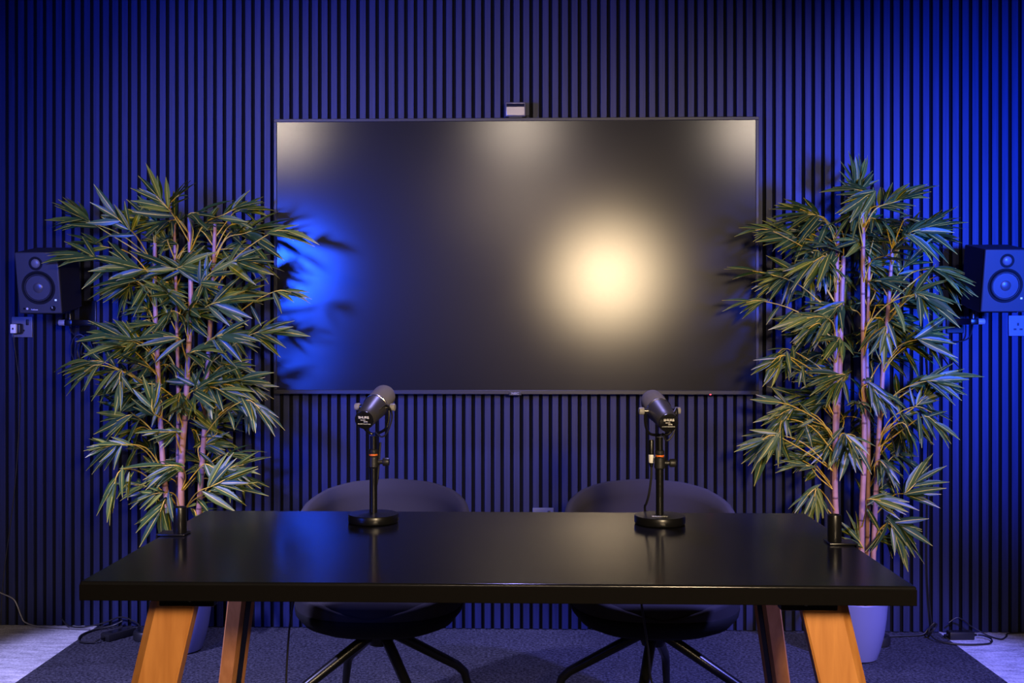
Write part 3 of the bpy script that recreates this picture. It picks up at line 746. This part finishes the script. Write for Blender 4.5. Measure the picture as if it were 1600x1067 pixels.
# ------------------------------------------------------------------ speakers
def speaker(label, x, y, z, master, arm_side, blabel):
    t = thing('studio_speaker', label, 'speaker', (x, y, z), 'wall-mounted studio speakers', (radians(10), 0, 0))
    w, h, d = 0.084, 0.1195, 0.185
    bm = bmesh.new(); box(bm, -w, w, 0.004, d, -h, h, 0.004, 2)
    P('cabinet', bm, M_SPK, t, local=True)
    # baffle with round recesses
    bm = bmesh.new(); box(bm, -w, w, -0.006, 0.006, -h, h, 0.005, 3)
    bf = P('baffle', bm, M_BAFFLE, t, local=True)
    bm = bmesh.new(); lathe(bm, [(0.066, 0.0055), (0.065, 0.0072), (0.060, 0.0078), (0.0575, 0.0066)], 48, (0, 0, -0.018), (0, -1, 0), cap0=False)
    P('woofer_recess', bm, M_RUBBER, bf, local=True)
    wf = None
    bm = bmesh.new(); lathe(bm, [(0.0575, 0.0066), (0.056, 0.0105), (0.053, 0.0115), (0.049, 0.0105), (0.047, 0.0075)], 48, (0, 0, -0.018), (0, -1, 0))
    wf = P('woofer', bm, M_RUBBER, t, local=True)
    bm = bmesh.new(); lathe(bm, [(0.0515, 0.0112), (0.0512, 0.0122), (0.0500, 0.0122), (0.0497, 0.0112)], 48, (0, 0, -0.018), (0, -1, 0), cap0=False, cap1=False)
    P('trim_ring', bm, M_CONE, wf, local=True)
    bm = bmesh.new(); lathe(bm, [(0.0475, 0.0100), (0.040, 0.0086), (0.030, 0.0080), (0.0215, 0.0078), (0.021, 0.0090), (0.018, 0.0115), (0.012, 0.0137), (0.006, 0.0147), (0, 0.015)], 40, (0, 0, -0.018), (0, -1, 0))
    P('cone', bm, M_CONE, wf, local=True)
    bm = bmesh.new(); lathe(bm, [(0.027, 0.0055), (0.0265, 0.0070), (0.0235, 0.0075), (0.018, 0.0062)], 40, (-0.004 if master else 0.0, 0, 0.076), (0, -1, 0), cap0=False)
    tw = P('tweeter', bm, M_RUBBER, t, local=True)
    bm = bmesh.new(); lathe(bm, [(0.0175, 0.0062), (0.0165, 0.0080), (0.012, 0.0108), (0.006, 0.0122), (0, 0.0126)], 32, (-0.004 if master else 0.0, 0, 0.076), (0, -1, 0))
    P('dome', bm, M_DOME, tw, local=True)
    bm = bmesh.new(); box(bm, 0.060, 0.068, -0.0072, -0.004, -0.070, -0.063, 0.001, 1)
    P('power_light', bm, M_LEDWHITE, t, local=True, label='small pale blue indicator')
    if master:
        bm = bmesh.new(); lathe(bm, [(0.0095, 0.005), (0.009, 0.014), (0.008, 0.015), (0, 0.015)], 24, (0.052, 0, -0.098), (0, -1, 0))
        kn = P('volume_knob', bm, M_RUBBER, t, local=True)
        bm = bmesh.new(); box(bm, 0.0512, 0.0528, -0.0156, -0.0145, -0.098, -0.090); P('pointer', bm, M_WHITE, kn, local=True)
        for xx in (-0.062, -0.050):
            bm = bmesh.new(); lathe(bm, [(0.0042, 0.0055), (0.004, 0.0075), (0.0022, 0.0075), (0.0022, 0.006)], 16, (xx, 0, -0.100), (0, -1, 0))
            P('jack_socket', bm, M_RUBBER if xx < -0.055 else M_WHITEPL, t, local=True)
        text('lettering', 'PreSonus', M_WHITE, bf, Matrix.Translation((-0.022, -0.0064, -0.104)) @ RX, 0.007, 0.0002, 0.0001)
    # bracket on the wall below
    b = thing('speaker_bracket', blabel, 'bracket', (x + arm_side * 0.05, -0.02, z - 0.16), 'speaker wall brackets')
    ax = x + arm_side * 0.055
    bm = bmesh.new(); box(bm, ax - 0.035, ax + 0.035, -0.010, -0.0003, z - 0.20, z - 0.06, 0.003, 2); P('wall_plate', bm, M_BLACKMETAL, b)
    bm = bmesh.new(); box(bm, ax - 0.016, ax + 0.016, -0.20, -0.010, z - 0.165, z - 0.141, 0.004, 2); P('arm', bm, M_BLACKMETAL, b)
    bm = bmesh.new(); cyl(bm, (ax - arm_side * 0.016, -0.18, z - 0.153), (ax - arm_side * 0.045, -0.18, z - 0.153), 0.012, n=18, bev=0.003); P('tilt_knob', bm, M_KNOB, b)
    T = Matrix.Translation((x, y, z)) @ Matrix.Rotation(radians(10), 4, 'X')
    bm = bmesh.new(); box(bm, -0.07, 0.07, 0.03, 0.17, -h - 0.008, -h - 0.0005, 0.002, 1, T); P('tray', bm, M_BLACKMETAL, b)
    bm = bmesh.new(); cyl(bm, (ax, -0.18, z - 0.143), (ax, -0.18, z - 0.118), 0.010, n=16); P('post', bm, M_BLACKMETAL, b)
speaker('blue-lit black two-way speaker with volume knob, above the white plug', -1.887, -0.335, 1.424, True, 1, 'black wall bracket under the speaker with the volume knob')
speaker('black two-way speaker without a volume knob, cut by the frame edge', 1.810, -0.335, 1.428, False, -1, 'black wall bracket under the speaker cut by the frame edge')

# loose cables below the plug-side speaker
bm = bmesh.new()
pts = []
for k in range(46):
    a = k / 46 * 2 * pi * 3.6
    pts.append((-1.845 + 0.035 * cos(a) + 0.03 * k / 46, -0.05 - 0.02 * sin(a * 0.5), 1.165 + 0.06 * sin(a) - 0.02 * k / 46))
tube(bm, [(-1.885, -0.115, 1.35), (-1.885, -0.08, 1.29), (-1.882, -0.055, 1.235), (-1.84, -0.05, 1.195)] + pts + [(-1.77, -0.05, 1.17), (-1.74, -0.03, 1.22), (-1.71, -0.02, 1.16)], 0.0032, 6)
tag(centre(P('speaker_cable', bm, M_CABLE)), 'coiled black cable hanging below the speaker with the volume knob', 'cable')
bm = bmesh.new()
tube(bm, spline([(1.805, -0.115, 1.35), (1.805, -0.07, 1.28), (1.797, -0.04, 1.21), (1.74, -0.03, 1.195), (1.68, -0.02, 1.22), (1.64, -0.012, 1.18), (1.65, -0.008, 0.9), (1.64, -0.008, 0.3), (1.66, -0.012, 0.012)]), 0.003, 6)
tag(centre(P('speaker_cable', bm, M_CABLE)), 'black cable dropping down the slats behind the planter with the lilac rim', 'cable')

# ------------------------------------------------------------------ sockets
def socket(label, x0, x1, z0, z1, switch_right=True):
    t = thing('wall_socket', label, 'socket', ((x0 + x1) / 2, -0.004, z0), 'metal wall sockets')
    bm = bmesh.new(); box(bm, x0, x1, -0.009, -0.0002, z0, z1, 0.002, 2)
    P('face_plate', bm, M_SOCKET, t)
    xm, zm = (x0 + x1) / 2, (z0 + z1) / 2
    bm = bmesh.new(); box(bm, xm + 0.018, xm + 0.030, -0.013, -0.008, zm + 0.008, zm + 0.032, 0.002, 2)
    P('switch', bm, M_BLACKPLASTIC, t)
    for a, b, c, d in ((-0.004, 0.004, 0.0, 0.012), (-0.018, -0.006, -0.018, -0.011), (0.006, 0.018, -0.018, -0.011)):
        bm = bmesh.new(); box(bm, xm - 0.006 + a, xm - 0.006 + b, -0.0094, -0.008, zm + c, zm + d)
        P('pin_hole', bm, M_BLACKPLASTIC, t)
    return t
socket('square metal wall socket holding a white-faced plug', -2.154, -2.067, 1.211, 1.297)
socket('empty metal wall socket below the speaker cut by the frame edge', 1.972, 2.058, 1.217, 1.301)
socket('metal wall socket just showing above the table between the chairs', 0.027, 0.114, 0.421, 0.506)
t = thing('charger_plug', 'white-faced black plug in the metal wall socket', 'plug', (-2.128, -0.02, 1.228))
bm = bmesh.new(); box(bm, -2.140, -2.102, -0.040, -0.0096, 1.226, 1.268, 0.006, 3); P('body', bm, M_BLACKPLASTIC, t)
bm = bmesh.new(); box(bm, -2.138, -2.114, -0.056, -0.040, 1.228, 1.266, 0.003, 2); fc = P('white_face', bm, M_WHITEPL, t)
bm = bmesh.new(); box(bm, -2.129, -2.123, -0.0566, -0.0555, 1.243, 1.251); P('port', bm, M_BLACKPLASTIC, fc)
bm = bmesh.new(); tube(bm, spline([(-2.126, -0.05, 1.229), (-2.126, -0.048, 1.20), (-2.122, -0.03, 1.10), (-2.118, -0.012, 0.95), (-2.14, -0.008, 0.6), (-2.19, -0.008, 0.2), (-2.2, -0.01, 0.006)]), 0.0016, 6); P('lead', bm, M_CABLE, t)

# ------------------------------------------------------------------ floor clutter
bm = bmesh.new(); tube(bm, spline([(-2.28, -0.02, 0.18), (-2.20, -0.02, 0.145), (-2.145, -0.02, 0.12), (-2.125, -0.02, 0.09), (-2.11, -0.02, 0.05), (-2.09, -0.02, 0.02), (-2.02, -0.03, 0.006), (-1.90, -0.05, 0.005), (-1.80, -0.06, 0.006)]), 0.0028, 6)
tag(centre(P('wall_cable', bm, M_GREYCABLE)), 'grey cable curving down the slats onto the pale carpet', 'cable')
def adapter(label, x, y, rz, sx, sy, sz):
    t = thing('power_adapter', label, 'adapter', (x, y, 0), 'power adapters on the carpet')
    M = Matrix.Translation((x, y, 0)) @ Matrix.Rotation(rz, 4, 'Z')
    bm = bmesh.new(); box(bm, -sx / 2, sx / 2, -sy / 2, sy / 2, 0.001, sz, 0.004, 2, M); P('case', bm, M_BLACKPLASTIC, t)
    bm = bmesh.new(); box(bm, -sx * 0.32, sx * 0.32, -sy * 0.3, sy * 0.3, sz - 0.001, sz + 0.0004, 0, 1, M); P('rating_label', bm, M_BLACKGLOSS, t)
    bm = bmesh.new(); cyl(bm, M @ Vector((-sx / 2 - 0.016, 0, sz / 2)), M @ Vector((-sx / 2 + 0.002, 0, sz / 2)), 0.004, 0.006, 12); cyl(bm, M @ Vector((sx / 2 - 0.002, 0, sz / 2)), M @ Vector((sx / 2 + 0.016, 0, sz / 2)), 0.006, 0.004, 12)
    P('strain_relief', bm, M_RUBBER, t)
adapter('flat black power adapter lying by the dark carpet edge under the wall plug', -1.645, -0.155, 1.0, 0.13, 0.055, 0.03)
adapter('black power adapter among tangled cables by the lilac planter', 1.745, -0.085, 0.05, 0.10, 0.04, 0.032)
bm = bmesh.new(); tube(bm, spline([(-1.692, -0.2285, 0.015), (-1.712, -0.246, 0.008), (-1.77, -0.232, 0.006), (-1.80, -0.15, 0.006), (-1.78, -0.07, 0.006), (-1.72, -0.03, 0.012), (-1.68, -0.02, 0.03)]), 0.004, 8)
tube(bm, spline([(-1.598, -0.0815, 0.015), (-1.603, -0.04, 0.014), (-1.63, -0.022, 0.028), (-1.69, -0.018, 0.045), (-1.76, -0.015, 0.02), (-1.84, -0.03, 0.006), (-1.90, -0.035, 0.012), (-1.94, -0.02, 0.04)]), 0.003, 6)
tag(centre(P('adapter_cable', bm, M_CABLE)), 'black cable looping on the dark carpet around the flat adapter', 'cable')
bm = bmesh.new(); tube(bm, spline([(1.30, -0.06, 0.006), (1.40, -0.075, 0.006), (1.50, -0.07, 0.006), (1.60, -0.055, 0.008), (1.63, -0.05, 0.03), (1.655, -0.05, 0.055), (1.66, -0.035, 0.03), (1.635, -0.06, 0.01), (1.61, -0.09, 0.02), (1.632, -0.11, 0.045), (1.652, -0.08, 0.058), (1.625, -0.07, 0.03), (1.63, -0.13, 0.010), (1.68, -0.17, 0.006), (1.76, -0.18, 0.006), (1.83, -0.16, 0.006), (1.855, -0.115, 0.009), (1.84, -0.085, 0.014), (1.818, -0.0815, 0.016)]), 0.0034, 7)
tag(centre(P('adapter_cable', bm, M_CABLE)), 'tangled black cable running from the lilac planter along the slats', 'cable')
bm = bmesh.new(); tube(bm, spline([(1.72, -0.03, 0.05), (1.76, -0.03, 0.07), (1.82, -0.03, 0.03), (1.87, -0.06, 0.006), (1.90, -0.10, 0.005), (1.94, -0.06, 0.005), (1.97, -0.02, 0.006), (2.08, -0.015, 0.005), (2.12, -0.06, 0.005), (2.20, -0.10, 0.005)]), 0.0028, 6)
tag(centre(P('floor_cable', bm, M_CABLE)), 'thin black cable zigzagging over the pale carpet by the wall', 'cable')
for x, y, lb in ((-1.525, -0.17, 'low round black disc on the carpet beside the flat power adapter'), (1.385, -0.165, 'low round black disc on the carpet behind the lilac planter')):
    t = thing('floor_disc', lb, 'disc', (x, y, 0), 'round black floor discs')
    bm = bmesh.new(); lathe(bm, [(0.048, 0.001), (0.052, 0.004), (0.052, 0.030), (0.048, 0.036), (0.040, 0.038)], 36, (x, y, 0)); P('case', bm, M_BLACKPLASTIC, t)
    bm = bmesh.new(); lathe(bm, [(0.040, 0.037), (0.039, 0.0395), (0, 0.040)], 30, (x, y, 0)); P('lid', bm, M_BLACKGLOSS, t)

# ------------------------------------------------------------------ bamboo plants
def leaf_mesh(k):
    rnd = random.Random(100 + k)
    rows = [(0.0, 0.10), (0.10, 0.50), (0.28, 0.95), (0.50, 1.0), (0.75, 0.66), (1.0, 0.0)]
    wid = rnd.uniform(0.078, 0.100)
    droop = rnd.uniform(0.02, 0.20); side = rnd.uniform(-0.06, 0.06); fold = rnd.uniform(0.15, 0.5)
    vs, fs, uv = [], [], {}
    for s, w in rows:
        z = -droop * s * s; xx = side * s * s
        if w == 0:
            vs.append((xx, s, z)); uv[len(vs) - 1] = (0.5, s)
        else:
            for q in (-1, 0, 1):
                vs.append((xx + q * w * wid, s, z + abs(q) * w * wid * fold)); uv[len(vs) - 1] = (0.5 + q * 0.5, s)
    for r in range(4):
        a = r * 3
        fs += [(a, a + 1, a + 4, a + 3), (a + 1, a + 2, a + 5, a + 4)]
    fs += [(12, 13, 15), (13, 14, 15)]
    return vs, fs, uv, (k + 0.5) / 8
LEAVES = [leaf_mesh(k) for k in range(8)]
def build_leaf_data(name, items):
    """items: list of (variant, matrix)"""
    V, Fc, U, T = [], [], [], []
    for k, M in items:
        vs, fs, uv, tint = LEAVES[k]
        b = len(V)
        V += [tuple(M @ Vector(v)) for v in vs]
        T += [tint] * len(vs)
        for f in fs:
            Fc.append(tuple(i + b for i in f))
            U += [uv[i] for i in f]
    me = bpy.data.meshes.new(name)
    me.from_pydata(V, [], Fc)
    l = me.uv_layers.new(name='UVMap')
    l.data.foreach_set('uv', [c for p in U for c in p])
    at = me.attributes.new('tint', 'FLOAT', 'POINT')
    at.data.foreach_set('value', T)
    me.polygons.foreach_set('use_smooth', [True] * len(me.polygons))
    me.materials.append(M_LEAF)
    return me
LEAF_DATA = [build_leaf_data('leaf', [(k, Matrix())]) for k in range(8)]

def bamboo(label, centre_xy, sprigs, culms, seed, pot_r):
    rnd = random.Random(seed)
    cx, cy = centre_xy
    root = thing('potted_bamboo', label, 'plant', (cx, cy, 0), 'tall artificial bamboo plants')
    bm = bmesh.new()
    lathe(bm, [(0.0, 0.003), (0.070, 0.002), (0.078, 0.006), (0.090, 0.04), (0.104, 0.10), (0.112, 0.16), (pot_r, 0.222), (pot_r - 0.002, 0.225), (pot_r - 0.006, 0.222), (0.104, 0.15), (0.0, 0.15)], 48, (cx, cy, 0))
    pot = P('pot', bm, M_POT, root)
    bm = bmesh.new(); lathe(bm, [(0.1055, 0.165), (0.1052, 0.182), (0.06, 0.190), (0, 0.193)], 32, (cx, cy, 0))
    P('soil', bm, M_SOIL, pot)
    paths = []
    for ci, pts in enumerate(culms):
        path = spline(pts, 10)
        r0 = (0.0125, 0.0135, 0.0115, 0.009, 0.0105)[ci]
        # base stays inside the pot
        path.append(Vector((cx + (path[-1].x - cx) * 0.8, cy + (path[-1].y - cy) * 0.8, 0.185)))
        path = path[::-1]
        bm = bmesh.new(); tube(bm, path, r0, 12, r0 * 0.62)
        cu = P('culm', bm, M_CULM, root)
        z = 0.30 + 0.05 * ci
        while z < path[-1].z - 0.05:
            j = min(range(len(path) - 1), key=lambda q: abs(path[q].z - z))
            rr = r0 * (1 - 0.38 * j / len(path))
            d = (path[j + 1] - path[j]).normalized()
            bm = bmesh.new()
            lathe(bm, [(rr * 1.0, -0.004), (rr * 1.13, -0.001), (rr * 1.13, 0.001), (rr * 1.0, 0.004)], 12, path[j], d)
            P('culm_node', bm, M_NODE, cu)
            z += rnd.uniform(0.13, 0.19)
        paths.append(path)
    allsp = [tuple(s) for s in sprigs]
    for k in range(105):
        z = 0.58 + 1.10 * rnd.random() ** 0.75
        az = rnd.uniform(0.1 * pi, 0.9 * pi) if rnd.random() < 0.7 else rnd.uniform(0, 2 * pi)
        rad = rnd.uniform(0.06, 0.27)
        hx, hy = cx + rad * cos(az), min(-0.13, cy + rad * 0.75 * sin(az))
        ln = rnd.uniform(0.10, 0.15)
        dz = rnd.uniform(-0.5, 0.45)
        allsp.append((hx, hy, z, cos(az) * ln, sin(az) * ln * (0.5 if sin(az) > 0 else 1), dz * ln))
    items = []
    for (hx, hy, hz, dx, dy, dz) in allsp:
        h = Vector((hx, hy, hz)); v = Vector((dx, dy, dz))
        L = max(0.115, min(0.165, v.length))
        d = v.normalized()
        # twig from the nearest culm
        best = None
        for pth in paths:
            zt = hz - 0.05 - 0.30 * math.hypot(hx - cx, hy - cy)
            q = min(pth, key=lambda p: abs(p.z - max(zt, 0.24)))
            dd = math.hypot(q.x - hx, q.y - hy) + abs(q.z - zt)
            if best is None or dd < best[0]:
                best = (dd, q)
        q = best[1]
        mid = q.lerp(h, 0.5) + Vector((rnd.uniform(-.02, .02), rnd.uniform(-.02, .02), 0.02 + rnd.uniform(-.015, .02)))
        end = h + d * 0.06 + Vector((0, 0, -0.004))
        end.y = min(end.y, -0.05)
        bm = bmesh.new(); tube(bm, spline([q, mid, h, end], 4), 0.0028, 5, 0.0014)
        nrm = Vector((rnd.uniform(-0.5, 0.5), -0.75 + rnd.uniform(-.35, .35), 0.75 + rnd.uniform(-.35, .3)))
        nrm = (nrm - d * nrm.dot(d)).normalized()
        n = rnd.choice((7, 8, 8, 9))
        for k in range(n + 2):
            a = (k / (n - 1) - 0.5) * 2 if k < n else rnd.choice((-1.2, 1.2))
            ang = radians(a * rnd.uniform(24, 50) + rnd.uniform(-10, 10))
            ld = Quaternion(nrm, ang) @ d
            ld = (ld + nrm * rnd.uniform(-0.38, 0.30) + Vector((0, 0, -0.14))).normalized()
            ll = L * (1.0 - 0.12 * abs(a)) * rnd.uniform(0.72, 1.08)
            base = h + d * (0.06 * rnd.random() - 0.035 * abs(a))
            if k >= n:
                base = mid.lerp(h, rnd.uniform(0.1, 0.8))
            base.y = min(base.y, -0.05)
            # keep clear of the slatted wall and the screen
            lim = -0.10 if (TX0 - 0.03 < base.x < TX1 + 0.03 or TX0 - 0.03 < (base + ld * ll).x < TX1 + 0.03) else -0.04
            if base.y > lim: base.y = lim
            my = (lim - 0.03 - base.y) / ll
            if ld.y > my:
                my = max(-0.6, my)
                q2 = math.hypot(ld.x, ld.z) or 1e-3
                k2 = math.sqrt(1 - my * my) / q2
                ld = Vector((ld.x * k2, my, ld.z * k2))
            tip = base + ld * ll
            if 1.27 < tip.z < 1.62 and min(abs(tip.x + 1.887), abs(tip.x - 1.81)) < 0.14 and tip.y > -0.40:
                my = max(-0.85, min(0.3, (-0.40 - base.y) / ll))
                k2 = math.sqrt(1 - my * my) / (math.hypot(ld.x, ld.z) or 1e-3)
                ld = Vector((ld.x * k2, my, ld.z * k2))
                if base.y + my * ll > -0.39: base.y = -0.40 - my * ll
            zn = (nrm + Vector((rnd.uniform(-.4, .4), rnd.uniform(-.3, .3), rnd.uniform(-.3, .4)))).normalized()
            xn = ld.cross(zn).normalized(); zn = xn.cross(ld)
            M = Matrix(((xn.x, ld.x, zn.x, 0), (xn.y, ld.y, zn.y, 0), (xn.z, ld.z, zn.z, 0), (0, 0, 0, 1)))
            # tint: mostly dark green, fewer yellow-green
            var = min(7, int(abs(rnd.gauss(0, 3.8))))
            items.append((base, M, ll, var))
        P('twig', bm, M_TWIG, root, ang=1.5)
    items.sort(key=lambda it: it[0].y - it[2] * 1.5)
    rl = Vector(root.location)
    for base, M, ll, var in items[:300]:
        o = bpy.data.objects.new('leaf', LEAF_DATA[var])
        C.objects.link(o); o.parent = root
        o.matrix_basis = Matrix.Translation(base - rl) @ M @ Matrix.Scale(ll, 4)
    me = build_leaf_data('foliage', [(var, Matrix.Translation(base - rl) @ M @ Matrix.Scale(ll, 4)) for base, M, ll, var in items[300:]])
    o = bpy.data.objects.new('foliage', me)
    C.objects.link(o); o.parent = root; o['kind'] = 'stuff'

bamboo('tall leafy bamboo in a pot, beside the speaker with the volume knob', (-1.338, -0.31), SPRIGS_LEFT, CULMS_LEFT, 5, 0.117)
bamboo('tall leafy bamboo in a lilac-lit pot, near the empty wall socket', (1.248, -0.34), SPRIGS_RIGHT, CULMS_RIGHT, 9, 0.117)
